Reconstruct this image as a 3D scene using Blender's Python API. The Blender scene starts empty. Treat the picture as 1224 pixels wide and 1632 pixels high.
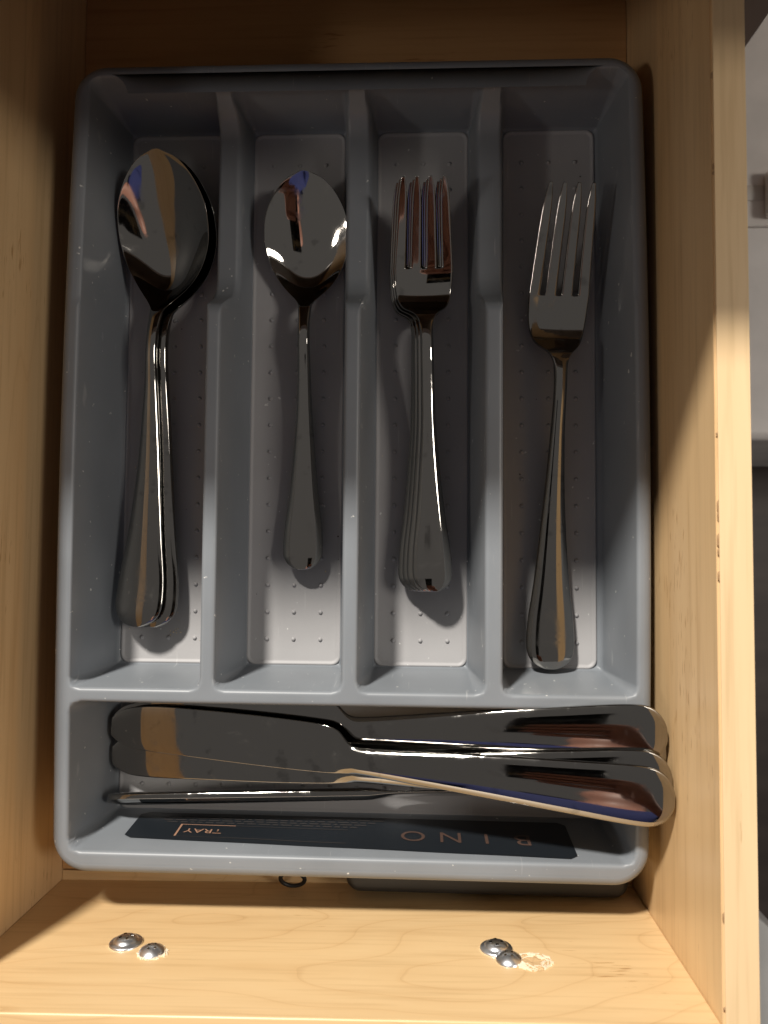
import bpy, bmesh, math, random
import numpy as np
from mathutils import Matrix, Vector
random.seed(4)
S = bpy.context.scene
C = S.collection

# ------------------------------------------------------------------ camera
cam = bpy.data.cameras.new('camera')
camo = bpy.data.objects.new('camera', cam); C.objects.link(camo); S.camera = camo
camo.matrix_world = Matrix((
    (0.99903476, -0.00612265, 0.04349792, 0.0),
    (0.00830402, 0.99870735, -0.05014661, 0.0),
    (-0.04313466, 0.05045941, 0.99779419, 0.30),
    (0, 0, 0, 1)))
cam.sensor_fit = 'VERTICAL'; cam.sensor_height = 32.64; cam.lens = 24.52
cam.clip_start = 0.005; cam.clip_end = 50
cam.dof.use_dof = True; cam.dof.focus_distance = 0.325; cam.dof.aperture_fstop = 16.0
S.render.resolution_x = 768; S.render.resolution_y = 1024

# ------------------------------------------------------------------ room light
W = bpy.data.worlds.new('World'); S.world = W; W.use_nodes = True
bg = W.node_tree.nodes['Background']
bg.inputs[0].default_value = (1.0, 0.94, 0.89, 1); bg.inputs[1].default_value = 0.15

def lamp(name, d, dist, size, power, col):
    l = bpy.data.lights.new(name, 'AREA'); l.shape = 'DISK'; l.size = size; l.energy = power; l.color = col
    o = bpy.data.objects.new(name, l); C.objects.link(o)
    v = Vector(d).normalized()
    o.location = v * dist
    o.rotation_euler = v.to_track_quat('Z', 'Y').to_euler()
    return o
lamp('ceiling_lamp', (-.42, 1.0, 1.0), 2.3, 0.22, 95, (1.0, .95, .87))
lamp('east_lamp', (1.0, .12, 1.1), 2.1, 0.40, 10.5, (1.0, .93, .84))
lamp('west_lamp', (-1.25, -.34, 1.0), 2.2, 0.22, 4.0, (1.0, .91, .82))
S.view_settings.view_transform = 'Standard'; S.view_settings.look = 'None'
S.view_settings.exposure = 0.0; S.view_settings.gamma = 1.0
S.render.engine = 'CYCLES'

# ------------------------------------------------------------------ helpers
def link(name, me, m=None, parent=None, label=None, cat=None, group=None, kind=None, smooth=True):
    o = bpy.data.objects.new(name, me); C.objects.link(o)
    if m and me is not None and not me.materials: me.materials.append(m)
    if me is not None and smooth:
        me.polygons.foreach_set('use_smooth', [True] * len(me.polygons))
    if parent: o.parent = parent
    tag(o, label, cat, group, kind)
    return o
def tag(o, label=None, cat=None, group=None, kind=None):
    if label: o['label'] = label
    if cat: o['category'] = cat
    if group: o['group'] = group
    if kind: o['kind'] = kind
    return o
def empty(name, loc, label, cat, group=None):
    return tag(_e(name, loc), label, cat, group)
def _e(name, loc):
    o = bpy.data.objects.new(name, None); C.objects.link(o); o.location = loc; o.empty_display_size = .01
    return o
def mesh(name, v, f):
    me = bpy.data.meshes.new(name); me.from_pydata([tuple(p) for p in v], [], [tuple(q) for q in f]); me.update()
    return me
def box_mesh(name, x0, x1, y0, y1, z0, z1, bev=.0006, seg=2):
    bm = bmesh.new(); bmesh.ops.create_cube(bm, size=1)
    for v in bm.verts:
        v.co = Vector(((x0 + x1) / 2 + v.co.x * (x1 - x0), (y0 + y1) / 2 + v.co.y * (y1 - y0), (z0 + z1) / 2 + v.co.z * (z1 - z0)))
    if bev: bmesh.ops.bevel(bm, geom=bm.edges[:], offset=bev, segments=seg, affect='EDGES', profile=.6)
    me = bpy.data.meshes.new(name); bm.to_mesh(me); bm.free(); return me
def pchip(xs, ys, x):
    xs = np.asarray(xs, float); ys = np.asarray(ys, float); x = np.clip(np.asarray(x, float), xs[0], xs[-1])
    h = np.diff(xs); dl = np.diff(ys) / h; n = len(xs); m = np.zeros(n)
    for i in range(1, n - 1):
        if dl[i-1] * dl[i] > 0:
            w1 = 2 * h[i] + h[i-1]; w2 = h[i] + 2 * h[i-1]
            m[i] = (w1 + w2) / (w1 / dl[i-1] + w2 / dl[i])
    m[0] = dl[0]; m[-1] = dl[-1]
    i = np.clip(np.searchsorted(xs, x) - 1, 0, n - 2); t = (x - xs[i]) / h[i]
    return ((2*t**3 - 3*t**2 + 1) * ys[i] + (t**3 - 2*t**2 + t) * h[i] * m[i] + (-2*t**3 + 3*t**2) * ys[i+1] + (t**3 - t**2) * h[i] * m[i+1])

# ------------------------------------------------------------------ materials
def mat(name):
    m = bpy.data.materials.new(name); m.use_nodes = True
    nt = m.node_tree; b = nt.nodes['Principled BSDF']
    return m, nt, b
def N(nt, t, **k):
    n = nt.nodes.new(t)
    for a, v in k.items():
        if a.startswith('i_'):
            key = a[2:]; key = int(key) if key.isdigit() else key.replace('_', ' ')
            n.inputs[key].default_value = v
        else: setattr(n, a, v)
    return n
def ramp(nt, stops, interp='LINEAR'):
    n = nt.nodes.new('ShaderNodeValToRGB'); r = n.color_ramp; r.interpolation = interp
    while len(r.elements) < len(stops): r.elements.new(.5)
    for e, (p, c) in zip(r.elements, stops):
        e.position = p; e.color = c if len(c) == 4 else (*c, 1)
    return n

def wood(name, axis, c0, c1, swirl=0.0, rough=.38, seed=0.0):
    m, nt, b = mat(name); L = nt.links.new
    tc = N(nt, 'ShaderNodeTexCoord'); mp = N(nt, 'ShaderNodeMapping')
    sc = [38.0, 38.0, 38.0]; sc[axis] = 2.6
    mp.inputs['Scale'].default_value = sc; mp.inputs['Location'].default_value = (seed, seed * .7, seed * .3)
    L(tc.outputs['Object'], mp.inputs[0])
    n1 = N(nt, 'ShaderNodeTexNoise', i_Scale=1.0, i_Detail=6.0, i_Roughness=.6); L(mp.outputs[0], n1.inputs['Vector'])
    mp2 = N(nt, 'ShaderNodeMapping'); s2 = [420.0, 420.0, 420.0]; s2[axis] = 16.0
    mp2.inputs['Scale'].default_value = s2; L(tc.outputs['Object'], mp2.inputs[0])
    n2 = N(nt, 'ShaderNodeTexNoise', i_Scale=1.0, i_Detail=3.0); L(mp2.outputs[0], n2.inputs['Vector'])
    r1 = ramp(nt, [(.32, c1), (.62, c0)]); L(n1.outputs[0], r1.inputs[0])
    r2 = ramp(nt, [(.28, (.80, .76, .70)), (.5, (1, 1, 1))]); L(n2.outputs[0], r2.inputs[0])
    mx = N(nt, 'ShaderNodeMix', data_type='RGBA', blend_type='MULTIPLY'); mx.inputs[0].default_value = .62
    L(r1.outputs[0], mx.inputs[6]); L(r2.outputs[0], mx.inputs[7])
    out = mx.outputs[2]
    # slow growth-ring lines
    mp3 = N(nt, 'ShaderNodeMapping'); s3 = [24.0, 24.0, 24.0]; s3[axis] = 7.0 if swirl else 1.3
    mp3.inputs['Scale'].default_value = s3; mp3.inputs['Location'].default_value = (seed * 2.1, 0.3, seed)
    L(tc.outputs['Object'], mp3.inputs[0])
    n3 = N(nt, 'ShaderNodeTexNoise', i_Scale=1.0, i_Detail=1.5, i_Roughness=.35); L(mp3.outputs[0], n3.inputs['Vector'])
    mul = N(nt, 'ShaderNodeMath', operation='MULTIPLY'); mul.inputs[1].default_value = 11.0; L(n3.outputs[0], mul.inputs[0])
    fr = N(nt, 'ShaderNodeMath', operation='FRACT'); L(mul.outputs[0], fr.inputs[0])
    r3 = ramp(nt, [(0, (.66, .54, .42)), (.04, (.95, .92, .88)), (.5, (1, 1, 1)), (.93, (.96, .93, .89)), (1.0, (.86, .78, .68))]); L(fr.outputs[0], r3.inputs[0])
    mx3 = N(nt, 'ShaderNodeMix', data_type='RGBA', blend_type='MULTIPLY'); mx3.inputs[0].default_value = .42 if swirl else .25
    L(out, mx3.inputs[6]); L(r3.outputs[0], mx3.inputs[7])
    mp4 = N(nt, 'ShaderNodeMapping'); s4 = [900.0, 900.0, 900.0]; s4[axis] = 110.0
    mp4.inputs['Scale'].default_value = s4; L(tc.outputs['Object'], mp4.inputs[0])
    n4 = N(nt, 'ShaderNodeTexNoise', i_Scale=1.0, i_Detail=1.0); L(mp4.outputs[0], n4.inputs['Vector'])
    n5 = N(nt, 'ShaderNodeTexNoise', i_Scale=16.0, i_Detail=2.0); L(tc.outputs['Object'], n5.inputs['Vector'])
    ml = N(nt, 'ShaderNodeMath', operation='MULTIPLY'); L(n4.outputs[0], ml.inputs[0]); L(n5.outputs[0], ml.inputs[1])
    r4 = ramp(nt, [(.43, (1, 1, 1)), (.50, (.62, .50, .38))]); L(ml.outputs[0], r4.inputs[0])
    mx4 = N(nt, 'ShaderNodeMix', data_type='RGBA', blend_type='MULTIPLY'); mx4.inputs[0].default_value = .8
    L(mx3.outputs[2], mx4.inputs[6]); L(r4.outputs[0], mx4.inputs[7])
    L(mx4.outputs[2], b.inputs['Base Color'])
    b.inputs['Roughness'].default_value = rough
    b.inputs['Coat Weight'].default_value = .10; b.inputs['Coat Roughness'].default_value = .35
    bp = N(nt, 'ShaderNodeBump'); bp.inputs['Strength'].default_value = .12; bp.inputs['Distance'].default_value = .0003
    L(n2.outputs[0], bp.inputs['Height']); L(bp.outputs[0], b.inputs['Normal'])
    return m
WOOD_Y = wood('maple_side', 1, (.76, .53, .285), (.66, .44, .225), 0, seed=1.0)
WOOD_X = wood('maple_front', 0, (.74, .52, .275), (.67, .455, .23), 1, seed=3.0)
WOOD_B = wood('maple_bottom', 0, (.56, .33, .15), (.47, .27, .115), 0, seed=5.0)
WOOD_E = wood('maple_edge', 1, (.76, .56, .33), (.68, .48, .26), 0, seed=7.0)

def plastic(name, col, rough, var=.06, bump=.05, specks=True):
    m, nt, b = mat(name); L = nt.links.new
    tc = N(nt, 'ShaderNodeTexCoord')
    n1 = N(nt, 'ShaderNodeTexNoise', i_Scale=35.0, i_Detail=5.0); L(tc.outputs['Object'], n1.inputs['Vector'])
    lo = tuple(c * (1 - var) for c in col); hi = tuple(min(1, c * (1 + var)) for c in col)
    r = ramp(nt, [(.3, lo), (.7, hi)]); L(n1.outputs[0], r.inputs[0])
    out = r.outputs[0]
    if specks:
        n3 = N(nt, 'ShaderNodeTexNoise', i_Scale=330.0, i_Detail=2.0); L(tc.outputs['Object'], n3.inputs['Vector'])
        r3 = ramp(nt, [(.735, (0, 0, 0)), (.77, (1, 1, 1))]); L(n3.outputs[0], r3.inputs[0])
        mx = N(nt, 'ShaderNodeMix', data_type='RGBA'); L(r3.outputs[0], mx.inputs[0]); L(out, mx.inputs[6])
        mx.inputs[7].default_value = (.62, .62, .60, 1); out = mx.outputs[2]
    if specks:
        mp = N(nt, 'ShaderNodeMapping'); mp.inputs['Scale'].default_value = (900, 45, 60); mp.inputs['Rotation'].default_value = (0, 0, .5); L(tc.outputs['Object'], mp.inputs[0])
        ns = N(nt, 'ShaderNodeTexNoise', i_Scale=1.0, i_Detail=2.0); L(mp.outputs[0], ns.inputs['Vector'])
        rs = ramp(nt, [(.70, (0, 0, 0)), (.80, (.35, .35, .35))]); L(ns.outputs[0], rs.inputs[0])
        mq = N(nt, 'ShaderNodeMix', data_type='RGBA'); L(rs.outputs[0], mq.inputs[0]); L(out, mq.inputs[6])
        mq.inputs[7].default_value = (.55, .55, .54, 1); out = mq.outputs[2]
    L(out, b.inputs['Base Color'])
    n2 = N(nt, 'ShaderNodeTexNoise', i_Scale=9.0, i_Detail=4.0); L(tc.outputs['Object'], n2.inputs['Vector'])
    r2 = N(nt, 'ShaderNodeMapRange'); r2.inputs[3].default_value = rough - .08; r2.inputs[4].default_value = rough + .1
    L(n2.outputs[0], r2.inputs[0]); L(r2.outputs[0], b.inputs['Roughness'])
    if bump:
        n4 = N(nt, 'ShaderNodeTexNoise', i_Scale=1300.0, i_Detail=2.0); L(tc.outputs['Object'], n4.inputs['Vector'])
        bp = N(nt, 'ShaderNodeBump'); bp.inputs['Strength'].default_value = bump; bp.inputs['Distance'].default_value = .0002
        L(n4.outputs[0], bp.inputs['Height']); L(bp.outputs[0], b.inputs['Normal'])
    return m
TRAY = plastic('grey_tray_plastic', (.192, .208, .228), .42)
LINER = plastic('pale_liner_plastic', (.345, .338, .342), .55, .05, .12)

def steel(name, rmin, rmax, col=(.60, .57, .53)):
    m, nt, b = mat(name); L = nt.links.new
    b.inputs['Metallic'].default_value = 1.0; b.inputs['Base Color'].default_value = (*col, 1)
    tc = N(nt, 'ShaderNodeTexCoord')
    n = N(nt, 'ShaderNodeTexNoise', i_Scale=55.0, i_Detail=5.0, i_Roughness=.65); L(tc.outputs['Object'], n.inputs['Vector'])
    r = N(nt, 'ShaderNodeMapRange'); r.inputs[1].default_value = .45; r.inputs[2].default_value = .8
    r.inputs[3].default_value = rmin; r.inputs[4].default_value = rmax
    L(n.outputs[0], r.inputs[0])
    ng = N(nt, 'ShaderNodeTexNoise', i_Scale=75.0, i_Detail=6.0, i_Roughness=.7, i_Distortion=.6); L(tc.outputs['Object'], ng.inputs['Vector'])
    rg = N(nt, 'ShaderNodeMapRange'); rg.inputs[1].default_value = .55; rg.inputs[2].default_value = .70; rg.inputs[3].default_value = 0; rg.inputs[4].default_value = .16
    L(ng.outputs[0], rg.inputs[0]); ad = N(nt, 'ShaderNodeMath', operation='ADD'); L(r.outputs[0], ad.inputs[0]); L(rg.outputs[0], ad.inputs[1])
    L(ad.outputs[0], b.inputs['Roughness'])
    n3 = N(nt, 'ShaderNodeTexNoise', i_Scale=130.0, i_Detail=3.0); L(tc.outputs['Object'], n3.inputs['Vector'])
    r3 = ramp(nt, [(.28, tuple(c * .75 for c in col)), (.36, col)]); L(n3.outputs[0], r3.inputs[0])
    L(r3.outputs[0], b.inputs['Base Color'])
    return m
STEEL = steel('polished_steel', .035, .10, (.355, .342, .322))
STEEL_D = steel('dark_polished_steel', .04, .12, (.32, .308, .29))
ZINC = steel('zinc_screw', .30, .50, (.88, .90, .94))
def plain(name, col, rough=.5, metal=0.0, emit=None):
    m, nt, b = mat(name); L = nt.links.new
    tc = N(nt, 'ShaderNodeTexCoord'); n = N(nt, 'ShaderNodeTexNoise', i_Scale=24.0, i_Detail=4.0); L(tc.outputs['Object'], n.inputs['Vector'])
    r = ramp(nt, [(.3, tuple(c * .9 for c in col)), (.7, tuple(min(1, c * 1.08) for c in col))]); L(n.outputs[0], r.inputs[0])
    L(r.outputs[0], b.inputs['Base Color']); b.inputs['Roughness'].default_value = rough; b.inputs['Metallic'].default_value = metal
    return m
LABEL = plain('navy_label', (.010, .013, .017), .42)
COPPER = plain('copper_print', (.42, .24, .16), .4, .2)
DIMC = plain('shaded_copper_print', (.075, .045, .035), .4)  # same copper print, with the shadow over these letters put into its colour
FAINT = plain('faint_print', (.038, .034, .033), .5)
DARK = plain('dark_grey_plastic', (.024, .024, .025), .5)
BLACK = plain('black_rubber', (.012, .012, .013), .5)
GAP = plain('dark_gap', (.02, .012, .006), .9)

# ------------------------------------------------------------------ drawer box
ZF = -.045          # drawer floor
XL, XR = -.158, .0943
YF = -.1453         # inner face of the front at x = 0 (it leans 1 degree)
YB = .40
drawer = empty('kitchen_drawer', (0, 0, ZF), 'open pale maple kitchen drawer that holds the grey cutlery tray', 'drawer')
def part(name, me, m, parent=None, **k):
    p = parent or drawer
    o = link(name, me, m, p, **k)
    if p.type == 'EMPTY' and p.parent is None: o.matrix_parent_inverse = Matrix.Translation(-p.location)
    return o
# bottom panel with the narrow gap in front of it
part('bottom_panel', box_mesh('bottom', XL + .0002, XR - .0002, -.1432, YB, ZF - .006, ZF, .0003), WOOD_B)
part('bottom_rail', box_mesh('rail', XL + .0002, XR - .0002, -.158, -.1440, ZF - .008, ZF - .0004, .0002), WOOD_X)
def side(x0, x1, bev):
    bm = bmesh.new(); bmesh.ops.create_cube(bm, size=1)
    for v in bm.verts:
        v.co = Vector(((x0 + x1) / 2 + v.co.x * (x1 - x0), (YB - .172) / 2 + v.co.y * (YB + .172), (.0535 + ZF - .012) / 2 + v.co.z * (.0535 - ZF + .012)))
    bmesh.ops.bisect_plane(bm, geom=bm.verts[:] + bm.edges[:] + bm.faces[:], plane_co=(0, 0, 0), plane_no=(0, 1, 0))
    top = [e for e in bm.edges if all(abs(v.co.z - .0535) < 1e-5 for v in e.verts) and abs(e.verts[0].co.x - e.verts[1].co.x) < 1e-5]
    bmesh.ops.bevel(bm, geom=top, offset=bev, segments=3, affect='EDGES')
    me = bpy.data.meshes.new('side'); bm.to_mesh(me); bm.free(); return me
part('side_panel', side(XR, XR + .0112, .0010), WOOD_Y, smooth=False)
part('edge_band', box_mesh('band', XR + .0005, XR + .0108, -.1715, YB - .0005, .0535, .0540, .0002, 2), WOOD_E, label='thin maple edge strip along the top of the right side', smooth=False)
part('side_panel', side(XL - .012, XL, .0007), WOOD_Y, smooth=False)
part('back_panel', box_mesh('back', XL, XR, YB, YB + .012, ZF - .01, .05), WOOD_X, smooth=False)
fr = part('front_panel', box_mesh('front', -.1262, .1262, -.014, 0, -.0496, .0499, .0008, 3), WOOD_X, smooth=False)
fr.matrix_parent_inverse = Matrix.Identity(4)
fr.location = (-.0319, -.1462, .0035 - ZF); fr.rotation_euler = (0, 0, math.radians(.85))
def on_front(x, z):   # world point on the inner face of the front panel
    return Vector((x, -.1462 + math.tan(math.radians(.85)) * (x + .0319), z))

def screw(x, z, r, tilt, rot, big):
    root = None
    # pan head as a turned profile, axis +Y (towards the drawer inside)
    prof = [(r, 0), (r * 1.0, .0005), (r * .93, .0009)] + ([(r * .74, .0010), (r * .70, .0014)] if big else [(r * .9, .0012)]) + \
           [(r * .62, .0020), (r * .45, .0025), (r * .28, .0027), (r * .10, .0028)]
    n = 40; v = []; f = []
    for (a, h) in prof:
        for i in range(n):
            t = 2 * math.pi * i / n
            rr = a
            v.append((rr * math.cos(t), h, rr * math.sin(t)))
    for k in range(len(prof) - 1):
        for i in range(n):
            j = (i + 1) % n; f.append((k * n + i, k * n + j, (k + 1) * n + j, (k + 1) * n + i))
    f.append([(len(prof) - 1) * n + i for i in range(n)])
    s = link('screw', mesh('screw', v, f), ZINC, drawer)
    p = on_front(x, z); s.location = p - drawer.location
    s.rotation_euler = (math.radians(tilt), math.radians(rot), math.radians(.85 + tilt * .4))
    # cross recess as two proud dark bars, its shade put into their colour
    bm = bmesh.new()
    for a in (0, 90):
        g = bmesh.ops.create_cube(bm, size=1)['verts']
        for q in g: q.co = Matrix.Rotation(math.radians(a + 20), 3, 'Y') @ Vector((q.co.x * r * .84, .00222 + q.co.y * .0010, q.co.z * r * .17))
    me = bpy.data.meshes.new('recess'); bm.to_mesh(me); bm.free()
    link('recess_bars', me, STEEL_D, s, smooth=False)
    return s
screw(-.1078, .0092, .0062, 0, 10, True)
screw(-.0957, .0158, .0048, 9, 40, False)
screw(.0298, .0092, .0060, 0, 75, True)
screw(.0335, .0170, .0048, 5, 15, False)

# torn, splintered patch of bare wood beside the right-hand screws, and crumbs at the left ones
def splinters(cx, cz, rad, n, seed):
    rnd = random.Random(seed); v = []; f = []
    for i in range(n):
        a = rnd.uniform(0, 6.28); rr = rad * math.sqrt(rnd.uniform(.25, 1)); px, pz = cx + rr * math.cos(a), cz + rr * .85 * math.sin(a)
        d = a + math.pi / 2 + rnd.uniform(-.7, .7); ln = rnd.uniform(.0006, .0021); w = rnd.uniform(.00008, .00026); h = rnd.uniform(.0002, .0008)
        ux, uz = math.cos(d), math.sin(d)
        pts = [(px - ux * ln - uz * w, pz - uz * ln + ux * w), (px + ux * ln - uz * w, pz + uz * ln + ux * w), (px + ux * ln + uz * w, pz + uz * ln - ux * w), (px - ux * ln + uz * w, pz - uz * ln - ux * w)]
        b0 = len(v)
        for k, (x, z) in enumerate(pts):
            p = on_front(x, z); v.append((p.x, p.y - .0002, p.z - ZF))
        for k, (x, z) in enumerate(pts):
            p = on_front(x, z); v.append((p.x, p.y + h * (.4 if k in (0, 3) else 1), p.z - ZF))
        for q in ((0, 1, 2, 3), (4, 7, 6, 5), (0, 4, 5, 1), (1, 5, 6, 2), (2, 6, 7, 3), (3, 7, 4, 0)): f.append([b0 + t for t in q])
    return mesh('splinters', v, f)
SPL = plain('bare_torn_wood', (.86, .74, .56), .8)
CRAT = plain('torn_hole', (.58, .39, .20), .9)
def crater(cx, cz, rad, seed):
    rnd = random.Random(seed); v = []; f = []; n = 28
    for k, (s, h) in enumerate(((1.0, .00005), (.9, .0005), (.72, .0002), (.35, .00045), (.05, .0002))):
        for i in range(n):
            a = 6.2832 * i / n; rr = rad * s * (1 + .16 * rnd.uniform(-1, 1) * (k < 4))
            p = on_front(cx + rr * math.cos(a), cz + rr * .9 * math.sin(a)); v.append((p.x, p.y + h * rnd.uniform(.5, 1.2) + .00005, p.z - ZF))
    for k in range(4):
        for i in range(n):
            j = (i + 1) % n; f.append((k * n + i, k * n + j, (k + 1) * n + j, (k + 1) * n + i))
    f.append([4 * n + i for i in range(n)])
    return mesh('crater', v, f)
link('screw_hole', crater(.0418, .0178, .0060, 3), CRAT, drawer, label='splintered empty screw hole', smooth=False)
link('splinter', splinters(.0418, .0178, .0064, 130, 8), SPL, drawer, kind='stuff', smooth=False)
link('splinter', splinters(-.0957, .0158, .0055, 34, 5), SPL, drawer, kind='stuff', smooth=False)

def chips():
    rnd = random.Random(21); v = []; f = []
    for k in range(11):
        y = rnd.choice([rnd.uniform(-.14, .18), rnd.gauss(.02, .03)]); l = rnd.uniform(.0005, .0028); w = rnd.uniform(.00015, .0004); b_ = len(v)
        x = XR + .0003; z = .0535 + .0001 - ZF
        for (a, b, c) in ((x - w, y - l * .5, z - .0003), (x + w, y - l, z), (x + w, y + l, z), (x - w, y + l * .5, z - .0003), (x, y, z + .00022)): v.append((a, b, c))
        for q in ((0, 1, 4), (1, 2, 4), (2, 3, 4), (3, 0, 4)): f.append([b_ + t for t in q])
    return mesh('chips', v, f)
link('edge_chip', chips(), plain('chipped_edge', (.36, .22, .11), .8), drawer, kind='stuff', smooth=False)

# ------------------------------------------------------------------ cutlery tray
cx, cy, hx, hy, RO = -.0268, .0359, .1153, .1624, .0135
def warp(x, y):
    t = np.clip(1 - ((y - cy) / hy) ** 2, 0, 1); u = (x - cx) / hx
    return x + .0024 * t * u ** 3
DEP = .0395
def sdf(x, y, x0, x1, y0, y1, r):
    qx = np.abs(x - (x0 + x1) / 2) - ((x1 - x0) / 2 - r); qy = np.abs(y - (y0 + y1) / 2) - ((y1 - y0) / 2 - r)
    return np.hypot(np.maximum(qx, 0), np.maximum(qy, 0)) + np.minimum(np.maximum(qx, qy), 0) - r
def profile(depth, w, rt, rb):
    """pocket wall section: distance inwards from the opening edge -> height"""
    a = math.atan2(depth, w)
    d = [-rt]; z = [0.0]
    tl = rt * math.tan(a / 2)          # tangent length of the fillets
    for i in range(1, 7):
        th = a * i / 6; d.append(-tl + rt * math.sin(th)); z.append(-rt + rt * math.cos(th))
    d[0] = -tl
    tb = rb * math.tan(a / 2); bx = w + tb
    for i in range(6, -1, -1):
        th = a * i / 6; d.append(bx - rb * math.sin(th)); z.append(-depth + rb - rb * math.cos(th))
    return np.array(d), np.array(z)
P_D, P_Z = profile(DEP, .0040, .0017, .0030)
S_D, S_Z = profile(.0205, .0110, .0060, .0120)
YT, YM = .1932, -.0548
cells = [(-.1352, -.0846), (-.0789, -.0291), (-.0230, .0261), (.0328, .0826)]
pock = [(a, b, YM, YT, .0045) for a, b in cells] + [(-.1350, .0828, -.1178, -.0603, .0055)]
sad = (-.1352, .0826, .0978, YT, .0045)
def lines(edges, lo, hi, fine, step):
    s = {lo, hi}
    for e, sg in edges:
        for d in P_D: s.add(e + sg * d)
        for k in range(1, 4): s.add(e + sg * (P_D[-1] + k * .0009))
    for v in fine: s.add(v)
    s = sorted(s); out = [s[0]]
    for q in s[1:]:
        if q - out[-1] < 5e-5: continue
        n = int(math.ceil((q - out[-1]) / step)); a = out[-1]
        for k in range(1, n + 1): out.append(a + (q - a) * k / n)
    return np.array(out)
INS = .0042     # the top sheet stops this far inside the outer edge; the rolled lip takes over
xe = [(a, 1) for a, b in cells] + [(b, -1) for a, b in cells] + [(-.1350, 1), (.0828, -1)]
ye = [(YM, 1), (YT, -1), (-.1178, 1), (-.0603, -1)]
xs = lines(xe, cx - hx + INS, cx + hx - INS, [], .0012)
ys = lines(ye, cy - hy + INS, cy + hy - INS, list(.0978 + S_D) + list(YT - S_D), .0012)
X, Y = np.meshgrid(xs, ys)
Zt = np.zeros_like(X)
for (a, b, c, d, r) in pock:
    Zt = np.minimum(Zt, np.interp(-sdf(X, Y, a, b, c, d, r), P_D, P_Z))
Zt = np.minimum(Zt, np.interp(-sdf(X, Y, *sad), S_D, S_Z))
dout = sdf(X, Y, cx - hx + INS, cx + hx - INS, cy - hy + INS, cy + hy - INS, RO - INS)
keep = dout < 1e-6
ny, nx = X.shape
# snap the vertices just outside the rounded outer corner onto the curve
qk = (keep[:-1, :-1].astype(int) + keep[1:, :-1] + keep[:-1, 1:] + keep[1:, 1:]) >= 1
use = np.zeros_like(keep); use[:-1, :-1] |= qk; use[1:, :-1] |= qk; use[:-1, 1:] |= qk; use[1:, 1:] |= qk
out = use & ~keep
rr = RO - INS
for i, j in zip(*np.where(out)):
    sx = 1 if X[i, j] > cx else -1; sy = 1 if Y[i, j] > cy else -1
    c0x = cx + sx * (hx - INS - rr); c0y = cy + sy * (hy - INS - rr)
    dx, dy = X[i, j] - c0x, Y[i, j] - c0y; q = math.hypot(dx, dy)
    if q > rr: X[i, j] = c0x + dx / q * rr; Y[i, j] = c0y + dy / q * rr
idx = -np.ones(X.shape, int); idx[use] = np.arange(use.sum())
vx = warp(X[use], Y[use]); tv = np.stack([vx, Y[use], Zt[use]], 1)
ii, jj = np.where(qk)
tf = np.stack([idx[ii, jj], idx[ii, jj + 1], idx[ii + 1, jj + 1], idx[ii + 1, jj]], 1)
V = tv.tolist(); F = tf.tolist()
# rolled outer lip, skirt, undercut and outer walls
def rr_loop(ins, z, n=14):
    r = max(RO - ins, .002); pts = []
    for (sx, sy, a0) in ((1, 1, 0), (-1, 1, 90), (-1, -1, 180), (1, -1, 270)):
        ccx = cx + sx * (hx - ins - r); ccy = cy + sy * (hy - ins - r)
        for k in range(n + 1):
            t = math.radians(a0 + 90 * k / n); pts.append((ccx + r * math.cos(t), ccy + r * math.sin(t)))
    # fill the straight runs so that the bow of the sides is carried
    res = []
    for k in range(len(pts)):
        a = pts[k]; b = pts[(k + 1) % len(pts)]; m_ = 12 if math.hypot(a[0] - b[0], a[1] - b[1]) > .02 else 1
        for q in range(m_): res.append((a[0] + (b[0] - a[0]) * q / m_, a[1] + (b[1] - a[1]) * q / m_))
    return [(float(warp(x, y)), y, z) for x, y in res]
loops = [(INS + .0005, -.0002), (INS - .0003, -.00003)]
for k in range(1, 9):
    th = math.radians(90 * k / 8); loops.append((INS * (1 - math.sin(th)), -INS * (1 - math.cos(th))))
loops += [(.0000, -.0075), (.0008, -.0082), (.0016, -.0076), (.0030, -.0060), (.0042, -.0080), (.0052, -.0200), (.0066, -.0425), (.0085, -.0446)]
b0 = len(V); nl = None
for (ins, z) in loops:
    lp = rr_loop(ins, z); nl = len(lp); V += lp
for k in range(len(loops) - 1):
    for i in range(nl):
        j = (i + 1) % nl; F.append((b0 + k * nl + i, b0 + (k + 1) * nl + i, b0 + (k + 1) * nl + j, b0 + k * nl + j))
F.append([b0 + (len(loops) - 1) * nl + i for i in range(nl)])
tray = empty('cutlery_tray', (cx, cy, -.0446), 'grey moulded plastic cutlery tray with four long bays and one cross bay in the drawer', 'cutlery tray')
tray_body = part('tray_body', mesh('tray', V, F), TRAY, tray)

# pale soft liners set in the bay floors, each with its rows of little grip bumps
def liner(x0, x1, y0, y1, r=.0042):
    seq = [(0, -.0393), (0, -.0388), (.0002, -.0384), (.0006, -.0382), (.0011, -.0383), (.0015, -.0387), (.0022, -.03885)]
    v = []; f = []; n = 8; cnt = None
    for ins, z in seq:
        rad = max(r - ins, .0006); lp = []
        for (sx, sy, a0) in ((1, 1, 0), (-1, 1, 90), (-1, -1, 180), (1, -1, 270)):
            ccx = (x0 + x1) / 2 + sx * ((x1 - x0) / 2 - ins - rad); ccy = (y0 + y1) / 2 + sy * ((y1 - y0) / 2 - ins - rad)
            for k in range(n + 1):
                t = math.radians(a0 + 90 * k / n); lp.append((float(warp(ccx + rad * math.cos(t), cy)) if False else ccx + rad * math.cos(t), ccy + rad * math.sin(t), z))
        cnt = len(lp); v += lp
    for k in range(len(seq) - 1):
        for i in range(cnt):
            j = (i + 1) % cnt; f.append((k * cnt + i, k * cnt + j, (k + 1) * cnt + j, (k + 1) * cnt + i))
    f.append([(len(seq) - 1) * cnt + i for i in range(cnt)])
    return mesh('liner', v, f)
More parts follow.
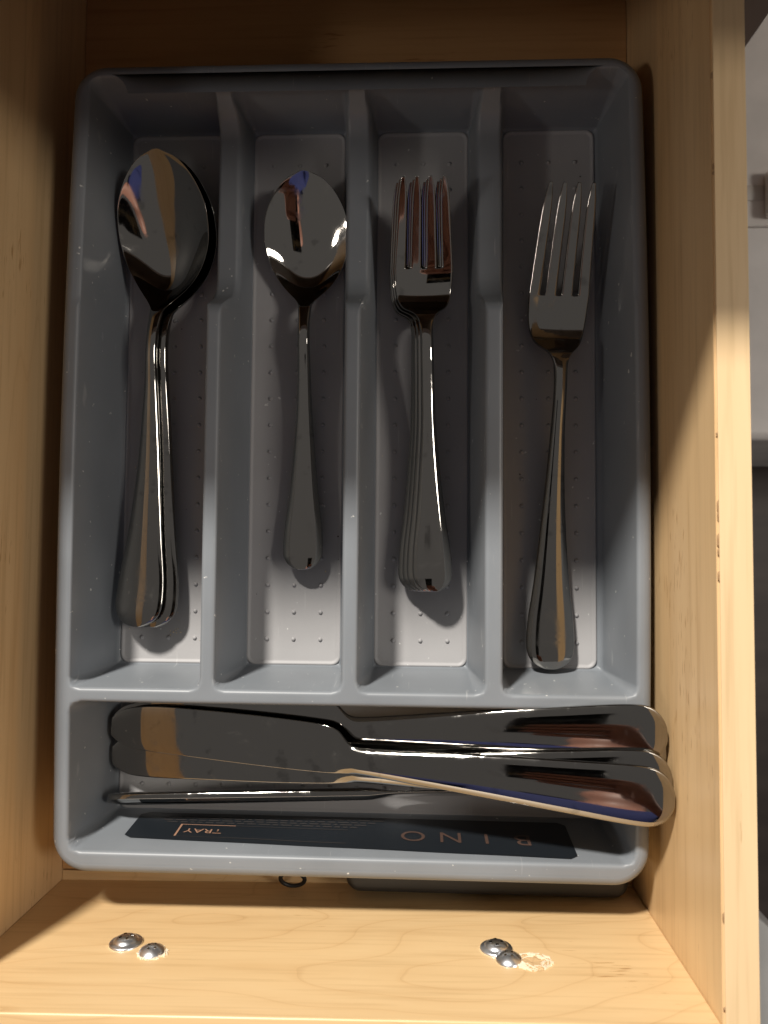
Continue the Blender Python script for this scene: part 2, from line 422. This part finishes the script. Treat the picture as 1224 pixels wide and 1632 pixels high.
def bumps(x0, x1, y0, y1, xsb, ysb):
    v = []; f = []; n = 8
    for bx in xsb:
        for by in ysb:
            b_ = len(v); R = .00105
            for (s, h) in ((1, -.0001), (.85, .00040), (.5, .00078)):
                for i in range(n): v.append((bx + R * s * math.cos(i * .7854), by + R * s * math.sin(i * .7854), -.03885 + h))
            v.append((bx, by, -.03885 + .00090))
            for k in range(2):
                for i in range(n):
                    j = (i + 1) % n; f.append((b_ + k * n + i, b_ + k * n + j, b_ + (k + 1) * n + j, b_ + (k + 1) * n + i))
            for i in range(n): f.append((b_ + 2 * n + i, b_ + 2 * n + (i + 1) % n, b_ + 3 * n))
    return mesh('bumps', v, f)
lin = [(-.1312, -.0887), (-.0752, -.0332), (-.0190, .0220), (.0370, .0778)]
for (a, b) in lin:
    lo = part('bay_liner', liner(a, b, -.0505, .1888), LINER, tray)
    c_ = (a + b) / 2
    link('grip_bump', bumps(a, b, -.0505, .188, [c_ - .0118, c_, c_ + .0118], [-.0392 + k * .01185 for k in range(19)]), LINER, lo, kind='stuff')
lo = part('bay_liner', liner(-.1305, .0785, -.1138, -.0648), LINER, tray, label='long pale liner of the cross bay under the knives')
link('grip_bump', bumps(0, 0, 0, 0, [-.120 + k * .0118 for k in range(17)], [-.103, -.0892, -.0755]), LINER, lo, kind='stuff')

# dark label on the south wall of the cross bay
def wall_y(z): return float(-.1178 + .0040 * (-z) / DEP) + .00035
def lab_pt(u, v, off=0.0):
    """u 0..1 from the east end to the west end, v 0..1 from bottom to top"""
    x = .0625 - u * .1805
    zb = -.0335 - .001 * u; zt = -.0032 - .0085 * u
    z = zb + (zt - zb) * v
    return (x, wall_y(z) + off + .0002 * (math.sin(u * 11) ** 2) * v * v, z)
nu, nv = 60, 10; v = []; f = []
for i in range(nu + 1):
    for j in range(nv + 1):
        u, w_ = i / nu, j / nv
        e = min(u, 1 - u) * .1805; r_ = .0022        # rounded corners
        lo_, hi_ = 0, 1
        if e < r_: q = (r_ - math.sqrt(max(0, r_ * r_ - (r_ - e) ** 2))) / .026; lo_, hi_ = q, 1 - q
        v.append(lab_pt(u, lo_ + (hi_ - lo_) * w_))
for i in range(nu):
    for j in range(nv):
        a = i * (nv + 1) + j; f.append((a, a + 1, a + nv + 2, a + nv + 1))
lab = part('label', mesh('label', v, f), LABEL, tray)
def lettering(txt, size, u, vv, m, par, sx=1.0):
    cu = bpy.data.curves.new('t', 'FONT'); cu.body = txt; cu.size = 1.0; cu.align_x = 'CENTER'; cu.align_y = 'CENTER'
    to = bpy.data.objects.new('t', cu); C.objects.link(to)
    dg = bpy.context.evaluated_depsgraph_get(); me = bpy.data.meshes.new_from_object(to.evaluated_get(dg))
    bpy.data.objects.remove(to)
    for q in me.vertices:
        X_, Y_ = q.co.x * size * sx, q.co.y * size
        p = lab_pt(u + X_ / .1805, vv + Y_ / .027, .00018); q.co = p
    me.materials.clear()
    o = link('lettering', me, m, par); return o
for ch, u in (('B', .107), ('I', .188), ('N', .268), ('O', .352)):
    lettering(ch, .0115, u, .55, DIMC, lab, 1.15)
lettering('TRAY', .0056, .829, .66, COPPER, lab, 1.15)
# thin frame round the word and the faint rules of the small print
def rule(u0, u1, v0, v1, m):
    n = 10; vv = []; ff = []
    for i in range(n + 1):
        u = u0 + (u1 - u0) * i / n
        vv.append(lab_pt(u, v0, .00018)); vv.append(lab_pt(u, v1, .00018))
    for i in range(n): ff.append((2 * i, 2 * i + 1, 2 * i + 3, 2 * i + 2))
    link('printed_rule', mesh('rule', vv, ff), m, lab)
rule(.76, .885, .44, .457, COPPER); rule(.884, .8885, .44, .88, COPPER); rule(.50, .885, .87, .886, FAINT); rule(.50, .76, .44, .455, FAINT)
rnd = random.Random(2)
for k in range(4):      # rows of unreadably small print
    u = .42 + .02 * k
    while u < .93:
        w_ = rnd.uniform(.006, .028); rule(u, min(u + w_, .94), .10 + k * .08, .135 + k * .08, FAINT); u += w_ + .006

# ------------------------------------------------------------------ steel cutlery
def grid_solid(rows, tcols, gapcols, root_i, name):
    """rows: list of lists of (x, y, ztop, zbot); closed by side walls; gapcols are open from row root_i on"""
    nr, nc = len(rows), len(rows[0]); v = []; f = []
    T = [[None] * nc for _ in range(nr)]; B = [[None] * nc for _ in range(nr)]
    for i in range(nr):
        for j in range(nc):
            x, y, zt, zb = rows[i][j]
            T[i][j] = len(v); v.append((x, y, zt)); B[i][j] = len(v); v.append((x, y, zb))
    ed = {}
    for i in range(nr - 1):
        for j in range(nc - 1):
            if j in gapcols and i >= root_i: continue
            f.append((T[i][j], T[i][j+1], T[i+1][j+1], T[i+1][j])); f.append((B[i][j], B[i+1][j], B[i+1][j+1], B[i][j+1]))
            for a, b in (((i, j), (i, j+1)), ((i, j+1), (i+1, j+1)), ((i+1, j+1), (i+1, j)), ((i+1, j), (i, j))):
                if (b, a) in ed: del ed[(b, a)]
                else: ed[(a, b)] = 1
    for (a, b) in ed: f.append((T[b[0]][b[1]], T[a[0]][a[1]], B[a[0]][a[1]], B[b[0]][b[1]]))
    me = mesh(name, v, f); bm = bmesh.new(); bm.from_mesh(me)
    loose = [q for q in bm.verts if not q.link_faces]; bmesh.ops.delete(bm, geom=loose, context='VERTS')
    bmesh.ops.recalc_face_normals(bm, faces=bm.faces[:]); bm.to_mesh(me); bm.free(); return me
def cosr(a, b, n): return [a + (b - a) * (1 - math.cos(math.pi * k / n)) / 2 for k in range(n + 1)]
def endround(y, r): return max(.03, 1 - (max(0, r - y) / r) ** 2.2) ** (1 / 2.2)

def crownf(q, y, r):
    e = endround(y + .0001, r * .95); g = max(0, 1 - y / (r * .9)) ** 2
    return max(0.0, 1 - abs(q * e) ** 2.4 - g * .8)
def handle_rows(Lh, hwN, hwE, y_end_r):
    ys_ = [0, .0002 * 1, .0012, .003, .0055, .0085, .0120] + list(np.linspace(.017, Lh, 22))
    return ys_
def spoon_mesh(L, Lb, Wb, Db, hwE, name):
    Lh = L - Lb
    hk = ([0, .06*Lh, .13*Lh, .28*Lh, .45*Lh, .65*Lh, .85*Lh, .95*Lh, Lh], [hwE*.96, hwE, hwE*.97, hwE*.74, hwE*.54, hwE*.37, .0026, .0025, .0030])
    bk = ([0, .05, .12, .22, .36, .52, .66, .80, .90, .96, 1.0], [.0030/Wb*1, .17, .36, .62, .87, 1.0, .985, .82, .60, .38, .06])
    dk = ([0, .08, .24, .42, .62, .82, .93, 1.0], [0, .30, .92, 1.0, .90, .56, .28, 0.0])
    k_ = Lb / .061
    zk = ([0, .10*L, .30*L, .50*L, Lh - .012, Lh, Lh + .10*Lb, Lh + .24*Lb, Lh + .42*Lb, Lh + .62*Lb, Lh + .82*Lb, L],
          [.0085, .0068, .0078, .0118, .0150, .0134, .0100, .0072*k_, .0090*k_, .0134*k_, .0182*k_, .0222*k_])
    t = np.array([-1, -.965, -.8, -.6, -.35, 0, .35, .6, .8, .965, 1.0])
    ys_ = [0, .0002, .0008, .0020, .0036, .0060, .0090] + list(np.linspace(.014, Lh, 24))
    ys_ += [Lh + Lb * u for u in (.03, .07, .12, .18, .25, .33, .42, .51, .60, .69, .77, .84, .90, .945, .975, .993, 1.0)]
    rows = []
    for y in ys_:
        zc = float(pchip(*zk, y))
        if y <= Lh:
            hw = float(pchip(*hk, y)) * endround(y + .0001, hwE * .95)
            k = (y / Lh); th = .0019 + .0012 * k; crown = .0011 * (1 - k) + .0006; D = 0
        else:
            u = (y - Lh) / Lb; hw = float(pchip(*bk, u)) * Wb / 2; 
            if u < .02: hw = .0030
            hw = max(hw, .0012 if u > .9 else .0030)
            th = .0014 + .0017 * max(0, 1 - u * 4); crown = .0006 * max(0, 1 - u * 8); D = Db * float(pchip(*dk, u))
        cf = (lambda q: crownf(q, y, hwE)) if y <= Lh else (lambda q: 1 - q * q)
        rows.append([(hw * q, y, zc + crown * cf(q) - .0006 * q ** 8 - D * (1 - abs(q) ** 2.1), zc + crown * cf(q) * .3 - D * (1 - abs(q) ** 2.1) - th * (1 - .35 * q ** 4)) for q in t])
    return grid_solid(rows, t, (), 999, name)
def fork_mesh(L, Lt, Lp, Wh, hwE, name):
    """Lt tine length, Lp palm length"""
    Lh = L - Lt - Lp
    hk = ([0, .06*Lh, .13*Lh, .28*Lh, .45*Lh, .65*Lh, .85*Lh, .95*Lh, Lh], [hwE*.96, hwE, hwE*.97, hwE*.74, hwE*.54, hwE*.37, .0028, .0027, .0030])
    pk = ([0, .12, .3, .5, .7, 1.0], [.0030/(Wh/2), .32, .72, .90, .97, 1.0])
    zk = ([0, .10*L, .30*L, .50*L, Lh - .008, Lh + .15 * Lp, Lh + Lp * .38, Lh + Lp * .55, Lh + Lp * .78, Lh + Lp, Lh + Lp + .3 * Lt, Lh + Lp + .65 * Lt, L], [.0085, .0068, .0078, .0120, .0155, .0140, .0062, .0050, .0062, .0088, .0140, .0205, .0275])
    ce = [-.80, -.2667, .2667, .80]; ha = .20
    def cols(a, c):
        r = []
        for k in range(4):
            for q in (-1, -.62, .62, 1): r.append(c[k] + q * a)
        return r
    rows = []; ys_ = [0, .0002, .0008, .0020, .0036, .0060, .0090] + list(np.linspace(.014, Lh, 22))
    base = cols(.2, ce); base = [b_ / 1.0 for b_ in base]
    for y in ys_:
        zc = float(pchip(*zk, y)); hw = float(pchip(*hk, y)) * endround(y + .0001, hwE * .95); k = y / Lh; th = .0020 + .0012 * k; cr = .0011 * (1 - k) + .0006
        rows.append([(hw * q, y, zc + cr * crownf(q, y, hwE) - .0006 * q ** 8, zc + cr * crownf(q, y, hwE) * .3 - th * (1 - .35 * q ** 4)) for q in base])
    for u in (.06, .13, .2, .3, .42, .55, .68, .8, .9, .96, .99):
        y = Lh + Lp * u; zc = float(pchip(*zk, y)); hw = Wh / 2 * float(pchip(*pk, u)); th = .0026 - .0006 * u; cr = -.0010 * min(1, u * 2)
        rows.append([(hw * q, y, zc + cr * (1 - q * q), zc + cr * (1 - q * q) - th) for q in base])
    root = len(rows)
    for u in (0, .02, .06, .15, .3, .45, .6, .75, .87, .95, .985, 1.0):
        y0 = Lh + Lp + Lt * u
        a = .2 - .055 * u - (.0 if u < .8 else .095 * ((u - .8) / .2) ** 1.3) ; a = max(a, .035)
        sh = 1 - .17 * u
        c2 = [q * sh for q in ce]; xs_ = cols(a, c2); row = []
        for n_, q in enumerate(xs_):
            y = y0; k = n_ // 4
            zc = float(pchip(*zk, y)); th = .0020 - .0006 * u; cr = -.0010 * (1 - u)
            row.append((Wh / 2 * q, y, zc + cr * (1 - q * q), zc + cr * (1 - q * q) - th))
        rows.append(row)
    return grid_solid(rows, base, (3, 7, 11), root, name)
def knife_mesh(L, Lbl, hwE, name):
    Lh = L - Lbl
    t = np.array([-1, -.965, -.78, -.55, -.25, 0, .25, .55, .78, .965, 1.0]); rows = []
    lo = ([0, .10*Lh, .3*Lh, .6*Lh, .9*Lh, Lh, Lh + .006, Lh + .012, Lh + .05, L - .022, L - .010, L - .003, L],
          [-hwE*.97, -hwE, -hwE*.90, -hwE*.72, -.0060, -.0056, -.0060, -.0066, -.0074, -.0074, -.0069, -.0046, -.0020])
    hi = ([0, .10*Lh, .3*Lh, .6*Lh, .9*Lh, Lh, Lh + .004, Lh + .009, Lh + .016, Lh + .04, L - .030, L - .012, L - .004, L],
          [hwE*.97, hwE, hwE*.90, hwE*.72, .0054, .0048, .0058, .0108, .0124, .0128, .0122, .0108, .0082, .0048])
    ys_ = [0, .0002, .0008, .0020, .0036, .0060, .0090] + list(np.linspace(.014, Lh, 20))
    ys_ += [Lh + q for q in (.002, .004, .006, .008, .010, .013, .018, .026, .036, .05, .065)] + [L - q for q in (.028, .020, .014, .009, .005, .0025, .0008, 0)]
    for y in ys_:
        a = float(pchip(*lo, y)); b = float(pchip(*hi, y))
        if y <= Lh:
            e = endround(y + .0001, hwE * .95); a *= e; b *= e
            k = y / Lh; th = .0030 + .0003 * math.sin(k * 3.14); cr = .0014
        else:
            k = min(1, (y - Lh) / .012); th = .0030 * (1 - k) + .0013 * k; cr = .0014 * (1 - k) + .00012 * k
        zc = 0.0
        row = []
        for q in t:
            x = (a + b) / 2 + (b - a) / 2 * q; c_ = cr * (crownf(q, y, hwE) if y <= Lh else 1 - q * q)
            row.append((x, y, zc + th * .5 * (1 - .35 * q ** 6) + c_ * .8, zc - th * .5 * (1 - .35 * q ** 6) - c_ * .8))
        rows.append(row)
    return grid_solid(rows, t, (), 999, name)

def cutlery(name, me, m, p_end, p_tip, roll, label, cat, group):
    o = link(name, me, m, None, label, cat, group)
    s = o.modifiers.new('round', 'SUBSURF'); s.levels = 2; s.render_levels = 2
    place(o, p_end, p_tip, roll); return o
def place(o, p_end, p_tip, roll, sc=1.0):
    a = Vector(p_end); b = Vector(p_tip); y = (b - a).normalized()
    x = y.cross(Vector((0, 0, 1))).normalized(); z = x.cross(y)
    M = Matrix((x, y, z)).transposed() @ Matrix.Rotation(math.radians(roll), 3, 'Y')
    o.matrix_world = Matrix.Translation(a) @ (M * sc).to_4x4()
def again(src, p_end, p_tip, roll, label, sc=1.0):
    o = src.copy(); C.objects.link(o); o['label'] = label; place(o, p_end, p_tip, roll, sc); return o
FL = -.0384     # top of the liner bumps

# comp 1: two large spoons nested
G1 = 'large spoons nested in the left bay'
sp = spoon_mesh(.2020, .0670, .0425, .0096, .0110, 'large_spoon')
s1 = cutlery('large_spoon', sp, STEEL_D, (-.1138, -.0340, FL + .0002), (-.1058, .1676, FL + .0002), -8,
             'lower of two nested large spoons in the left bay, handle edge showing on the right', 'spoon', G1)
again(s1, (-.1192, -.0335, FL + .0042), (-.1078, .1682, FL + .0032), -8, 'upper of two nested large steel spoons in the left bay, bowl tilted sideways')
# comp 2: one teaspoon
ts = spoon_mesh(.1700, .0570, .0372, .0066, .0088, 'teaspoon')
cutlery('teaspoon', ts, STEEL, (-.0495, -.0085, FL + .0002), (-.0492, .1613, FL + .0002), 0,
        'small steel teaspoon lying alone in the second bay, bowl at the top', 'spoon', None)
# comp 3: four salad forks stacked
G3 = 'small forks stacked in the third bay'
fk = fork_mesh(.1685, .0310, .0250, .0252, .0084, 'small_fork')
f1 = cutlery('small_fork', fk, STEEL, (.0002, -.0172, FL), (-.0006, .1513, FL), 0, 'lowest of four stacked small forks, its handle edge furthest left', 'fork', G3)
for k, (dx, lb) in enumerate(((.0020, 'second from the bottom of four stacked small forks, edge only just showing'),
                              (.0038, 'third from the bottom of four stacked small forks, just under the top one'),
                              (.0062, 'topmost of four stacked small forks in the third bay, whole handle in view'))):
    again(f1, (.0002 + dx, -.0172 + .0001 * k, FL + .0026 * (k + 1)), (-.0006 + .0005 * k, .1511, FL + .0024 * (k + 1)), 1.5 * k, lb)
# comp 4: one dinner fork
df = fork_mesh(.1998, .0405, .0305, .0262, .0104, 'large_fork')
cutlery('large_fork', df, STEEL_D, (.0560, -.0493, FL + .0002), (.0606, .1500, FL + .0035), 3,
        'large steel dinner fork lying alone in the right bay', 'fork', None)
# comp 5: four knives with handles on the right, one on its edge with the handle on the left
G5 = 'table knives in the cross bay'
kn = knife_mesh(.2275, .1090, .0108, 'table_knife')
k1 = cutlery('table_knife', kn, STEEL_D, (.0934, -.0738, .0036), (-.1290, -.0800, -.0340), 0, 'lowest table knife of the heap, only its handle tip showing behind the uppermost handle', 'knife', G5)
again(k1, (.0930, -.0668, .0068), (-.1290, -.0770, -.0320), 0, 'table knife with the handle nearest the long bays')
again(k1, (.0936, -.0830, .0100), (-.1285, -.0900, -.0297), 0, 'table knife lying directly under the topmost one, blade tip lower in the tray')
again(k1, (.0934, -.0890, .0132), (-.1292, -.0770, -.0274), 0, 'topmost table knife, handle resting on the tray rim and dark mirror blade across the bay')
again(k1, (-.1305, -.1068, -.0285), (.0810, -.0948, -.0180), 68, 'table knife standing on its edge, rounded handle end at the left by the label', .945)

# crumbs and dust lying in the bays
def crumbs(spots, seed, smin, smax):
    rnd = random.Random(seed); v = []; f = []
    for (x, y, z) in spots:
        r_ = rnd.uniform(smin, smax); b_ = len(v)
        for (a, b, c) in ((1, 0, 0), (-1, 0, 0), (0, 1, 0), (0, -1, 0), (0, 0, 1), (0, 0, -1)):
            q = r_ * rnd.uniform(.6, 1.3); v.append((x + a * q, y + b * q, z + r_ * .5 + c * q * .8))
        for q in ((0, 2, 4), (2, 1, 4), (1, 3, 4), (3, 0, 4), (2, 0, 5), (1, 2, 5), (3, 1, 5), (0, 3, 5)): f.append([b_ + t for t in q])
    return mesh('crumbs', v, f)
rq = random.Random(11)
pale = [(-.1075 + rq.gauss(0, .0012), -.0365 + rq.gauss(0, .0012), -.0388) for _ in range(9)] + [(-.0912, -.0385, -.0388), (-.0925, -.0372, -.0388), (-.0905, -.0180, -.0388)]
pale += [(rq.choice([a + .003 + rq.random() * .035 for a, b in lin]), rq.uniform(-.045, .18), -.0388) for _ in range(26)]
dark = [(-.1245, .0795, -.0388), (-.0935, .0370, -.0388), (-.0345, -.0040, -.0388), (-.0350, .0060, -.0388)] + [(rq.choice([a + .003 + rq.random() * .035 for a, b in lin]), rq.uniform(-.045, .18), -.0388) for _ in range(14)]
link('crumbs', crumbs(pale, 3, .00018, .00042), plain('crumb', (.62, .52, .36), .8), None, 'tiny pale crumbs scattered on the bay liners', 'crumbs', kind='stuff', smooth=False)
link('specks', crumbs(dark, 4, .00022, .00055), plain('dark_speck', (.05, .035, .025), .8), None, 'tiny dark specks of dirt on the bay liners', 'specks', kind='stuff', smooth=False)

# ------------------------------------------------------------------ things under the tray edge
v = []; f = []
def slab(x0, x1, y0, y1, z0, z1, r, name):
    v = []; f = []; n = 8; seq = [(.0015, z0), (0, z0 + .002), (0, z1 - .003), (.001, z1 - .001), (.003, z1)]
    for ins, z in seq:
        for (sx, sy, a0) in ((1, 1, 0), (-1, 1, 90), (-1, -1, 180), (1, -1, 270)):
            rad = r - ins; ccx = (x0 + x1) / 2 + sx * ((x1 - x0) / 2 - ins - rad); ccy = (y0 + y1) / 2 + sy * ((y1 - y0) / 2 - ins - rad)
            for k in range(n + 1):
                t = math.radians(a0 + 90 * k / n); v.append((ccx + rad * math.cos(t), ccy + rad * math.sin(t), z))
    c_ = 4 * (n + 1)
    for k in range(len(seq) - 1):
        for i in range(c_):
            j = (i + 1) % c_; f.append((k * c_ + i, k * c_ + j, (k + 1) * c_ + j, (k + 1) * c_ + i))
    f.append([(len(seq) - 1) * c_ + i for i in range(c_)]); f.append([i for i in range(c_)][::-1])
    return mesh(name, v, f)
link('plastic_case', slab(-.029, .0880, -.1428, -.1215, ZF + .0002, -.0270, .006, 'case'), DARK, None, 'flat dark grey plastic case under the front edge of the tray', 'case')
# hair-tie ring on the floor
v = []; f = []; n, m_ = 40, 10
for i in range(n):
    a = 6.2832 * i / n
    for j in range(m_):
        b = 6.2832 * j / m_; R = .0052 + .0009 * math.cos(b) ; v.append((R * math.cos(a), R * math.sin(a) * .85, .0009 * math.sin(b)))
for i in range(n):
    for j in range(m_): f.append((i * m_ + j, ((i + 1) % n) * m_ + j, ((i + 1) % n) * m_ + (j + 1) % m_, i * m_ + (j + 1) % m_))
o = link('rubber_ring', mesh('ring', v, f), BLACK, None, 'small black elastic ring half hidden under the tray front edge', 'ring'); o.location = (-.0525, -.1408, -.0350); o.rotation_euler = (.55, 0, 0)

# ------------------------------------------------------------------ what shows to the right of the drawer
PALE = plain('pale_enamel', (.80, .77, .74), .35)
PALE2 = plain('pale_plastic', (.72, .68, .64), .4)
WHITE = plain('white_laminate', (.80, .80, .78), .4)
BROWN = plain('brown_wedge', (.070, .045, .033), .5)
ap = empty('floor_appliance', (.42, .35, -.70), 'pale grey enamelled appliance with a rounded front lip beyond the drawer side', 'appliance')
part('top_plate', box_mesh('plate', .16, .80, .0950, .70, -.372, -.35, .008, 5), PALE, ap)
part('casing', box_mesh('casing', .17, .79, .110, .69, -.69, -.372, .004, 2), PALE, ap)
part('raised_panel', box_mesh('panel', .16, .80, .2745, .70, -.3499, -.345, .0015, 3), PALE2, ap)
part('hinge_cover', box_mesh('hinge', .2885, .36, .2800, .318, -.3449, -.325, .004, 4), PALE2, ap)
bpk = part('slot_strip', box_mesh('slot', .262, .289, .296, .309, -.3449, -.3435, .0005, 1), plain('slot_shade', (.55, .52, .48), .6), ap)  # raised strip; the slot's shade is put into its colour
flo = link('floor', box_mesh('floor', -2.2, 2.2, -2.2, 1.5, -.72, -.70, 0), None, None, kind='structure', smooth=False)
m, nt, b = mat('dark_floor'); L = nt.links.new
tc = N(nt, 'ShaderNodeTexCoord'); mp = N(nt, 'ShaderNodeMapping'); mp.inputs['Scale'].default_value = (3, 22, 3); L(tc.outputs['Object'], mp.inputs[0])
n1 = N(nt, 'ShaderNodeTexNoise', i_Scale=1.0, i_Detail=6.0); L(mp.outputs[0], n1.inputs['Vector'])
r = ramp(nt, [(.3, (.045, .030, .026)), (.7, (.10, .075, .062))]); L(n1.outputs[0], r.inputs[0]); L(r.outputs[0], b.inputs['Base Color']); b.inputs['Roughness'].default_value = .5
flo.data.materials.append(m)
cabw = empty('white_cabinet', (.45, -.60, -.70), 'white cabinet corner just showing at the lower right beyond the drawer', 'cabinet')
o = part('carcass', box_mesh('carcass', -.07, .07, -.07, .07, .003, .36, .002, 2), WHITE, cabw)
o.matrix_parent_inverse = Matrix.Identity(4); o.location = (.0, .0, 0); o.rotation_euler = (0, 0, math.radians(48))
cabw.location = (.2210, -.3365, -.70)
bm = bmesh.new()
vs = [bm.verts.new(p) for p in ((.1140, .245, -.018), (.1412, .245, -.018), (.1408, .2187, -.018), (.1140, .1800, -.018))]
fc = bm.faces.new(vs); ex = bmesh.ops.extrude_face_region(bm, geom=[fc])
for q in [g for g in ex['geom'] if isinstance(g, bmesh.types.BMVert)]: q.co.z += .014
bmesh.ops.recalc_face_normals(bm, faces=bm.faces[:]); bmesh.ops.bevel(bm, geom=bm.edges[:], offset=.0006, segments=2, affect='EDGES')
me = bpy.data.meshes.new('wedge'); bm.to_mesh(me); bm.free()
link('wedge_block', me, BROWN, None, 'dark brown angled runner block against the outside of the right drawer side', 'wedge', smooth=False)  # dark brown wedge-shaped block beside the drawer side

# ------------------------------------------------------------------ kitchen above and behind (out of frame, seen in the steel)
CNT = plain('counter_laminate', (.20, .17, .15), .4)
link('countertop', box_mesh('counter', -1.1, .17, .1640, .95, .112, .1515, .003, 3), CNT, None, 'kitchen countertop over the back of the drawer', 'countertop', smooth=False)
WOODC = plain('cabinet_wood', (.55, .30, .12), .4)
# cabinet round the back of the drawer
case = empty('base_cabinet', (-.03, .60, -.70), 'base cabinet the drawer slides into', 'cabinet')
part('side_wall', box_mesh('cs', -.225, -.207, .19, .93, -.69, .108, .001), WOODC, case, smooth=False)
part('back_wall', box_mesh('cbk', -.2068, 1.0, .93, .945, -.69, .108, .001), WOODC, case, smooth=False)
part('base_board', box_mesh('cbb', -.2068, .13, .19, .9298, -.14, -.122, .001), WOODC, case, smooth=False)

# ------------------------------------------------------------------ the photographer and the phone (seen only in the steel)
SKIN = plain('skin', (.42, .20, .145), .5); SHIRT = plain('blue_shirt', (.014, .022, .12), .8)
TROU = plain('dark_trousers', (.02, .02, .025), .8); HAIR = plain('dark_hair', (.02, .014, .01), .6); GLASS = plain('black_glass', (.01, .01, .012), .12)
ph = empty('mobile_phone', (0, -.06, .305), 'black mobile phone held flat above the drawer', 'phone')
part('phone_body', box_mesh('phone', -.040, .036, -.142, .012, .3035, .3115, .003, 4), GLASS, ph)
def skinned(name, pts, edges, m, parent=None, **k):
    """pts: (x, y, z, radius)"""
    me = bpy.data.meshes.new(name); me.from_pydata([p[:3] for p in pts], edges, []); me.update()
    o = link(name, me, m, parent, smooth=False, **k)
    sk = o.modifiers.new('skin', 'SKIN'); sk.use_smooth_shade = True
    for i, p in enumerate(pts):
        d = me.skin_vertices[0].data[i]; d.radius = (p[3], p[3] if len(p) < 5 else p[4]); d.use_root = (i == 0)
    u = o.modifiers.new('sub', 'SUBSURF'); u.levels = 2; u.render_levels = 2
    return o
P = []; Ed = []
def chain(start, pts):
    prev = start
    for p in pts:
        P.append(p); i = len(P) - 1
        if prev is not None: Ed.append((prev, i))
        prev = i
    return prev
pel = chain(None, [(0, -.52, .16, .13)])
chest = chain(pel, [(0, -.51, .34, .12), (0, -.50, .52, .13)])
nk = chain(chest, [(0, -.46, .70, .055), (0, -.43, .77, .052)])
hd = chain(nk, [(0, -.39, .83, .075), (0, -.37, .91, .085), (0, -.375, .97, .065)])
for sx in (-1, 1): chain(pel, [(sx * .09, -.52, .05, .085), (sx * .10, -.51, -.24, .055), (sx * .10, -.53, -.63, .038), (sx * .11, -.44, -.675, .03)])
# right arm to the phone
sh = chain(chest, [(.17, -.50, .62, .055)])
wr = chain(sh, [(.26, -.49, .37, .045), (.20, -.36, .32, .036), (.115, -.235, .296, .024), (.085, -.195, .295, .026), (.058, -.150, .297, .027)])
pm = wr
for k in range(4):     # fingers across the back of the phone
    y0 = -.095 - .0185 * k; ln = (.95, 1.05, 1.0, .8)[k]
    chain(pm, [(.050, y0 - .003, .296, .0095), (.022, y0, .2945, .0085), (.022 - .026 * ln, y0 + .003, .2945, .0080), (.022 - .046 * ln, y0 + .006, .2955, .0070)])
chain(wr - 1, [(.060, -.150, .320, .012), (.035, -.110, .3225, .010), (.015, -.085, .3225, .0085)])
# left arm hanging
chain(chest, [(-.17, -.50, .62, .055), (-.25, -.53, .36, .042), (-.24, -.46, .12, .028), (-.24, -.44, .05, .026), (-.24, -.42, -.03, .012)])
per = skinned('person', P, Ed, SKIN, None, label='person in a dark blue shirt holding a phone over the drawer', cat='person')
SP = [(0, -.52, .18, .150), (0, -.51, .34, .138), (0, -.50, .52, .150), (0, -.48, .66, .075), (.17, -.50, .62, .070), (.255, -.49, .40, .062), (.235, -.43, .345, .055), (-.17, -.50, .62, .070), (-.25, -.53, .38, .058)]
skinned('shirt', SP, [(0, 1), (1, 2), (2, 3), (2, 4), (4, 5), (5, 6), (2, 7), (7, 8)], SHIRT, per)
TP = [(0, -.52, .14, .145), (.09, -.52, .02, .10), (.10, -.51, -.24, .070), (.10, -.53, -.60, .055), (-.09, -.52, .02, .10), (-.10, -.51, -.24, .070), (-.10, -.53, -.60, .055)]
skinned('trousers', TP, [(0, 1), (1, 2), (2, 3), (0, 4), (4, 5), (5, 6)], TROU, per)
skinned('hair', [(0, -.41, .90, .080), (0, -.40, .97, .078), (0, -.375, 1.0, .055)], [(0, 1), (1, 2)], HAIR, per)
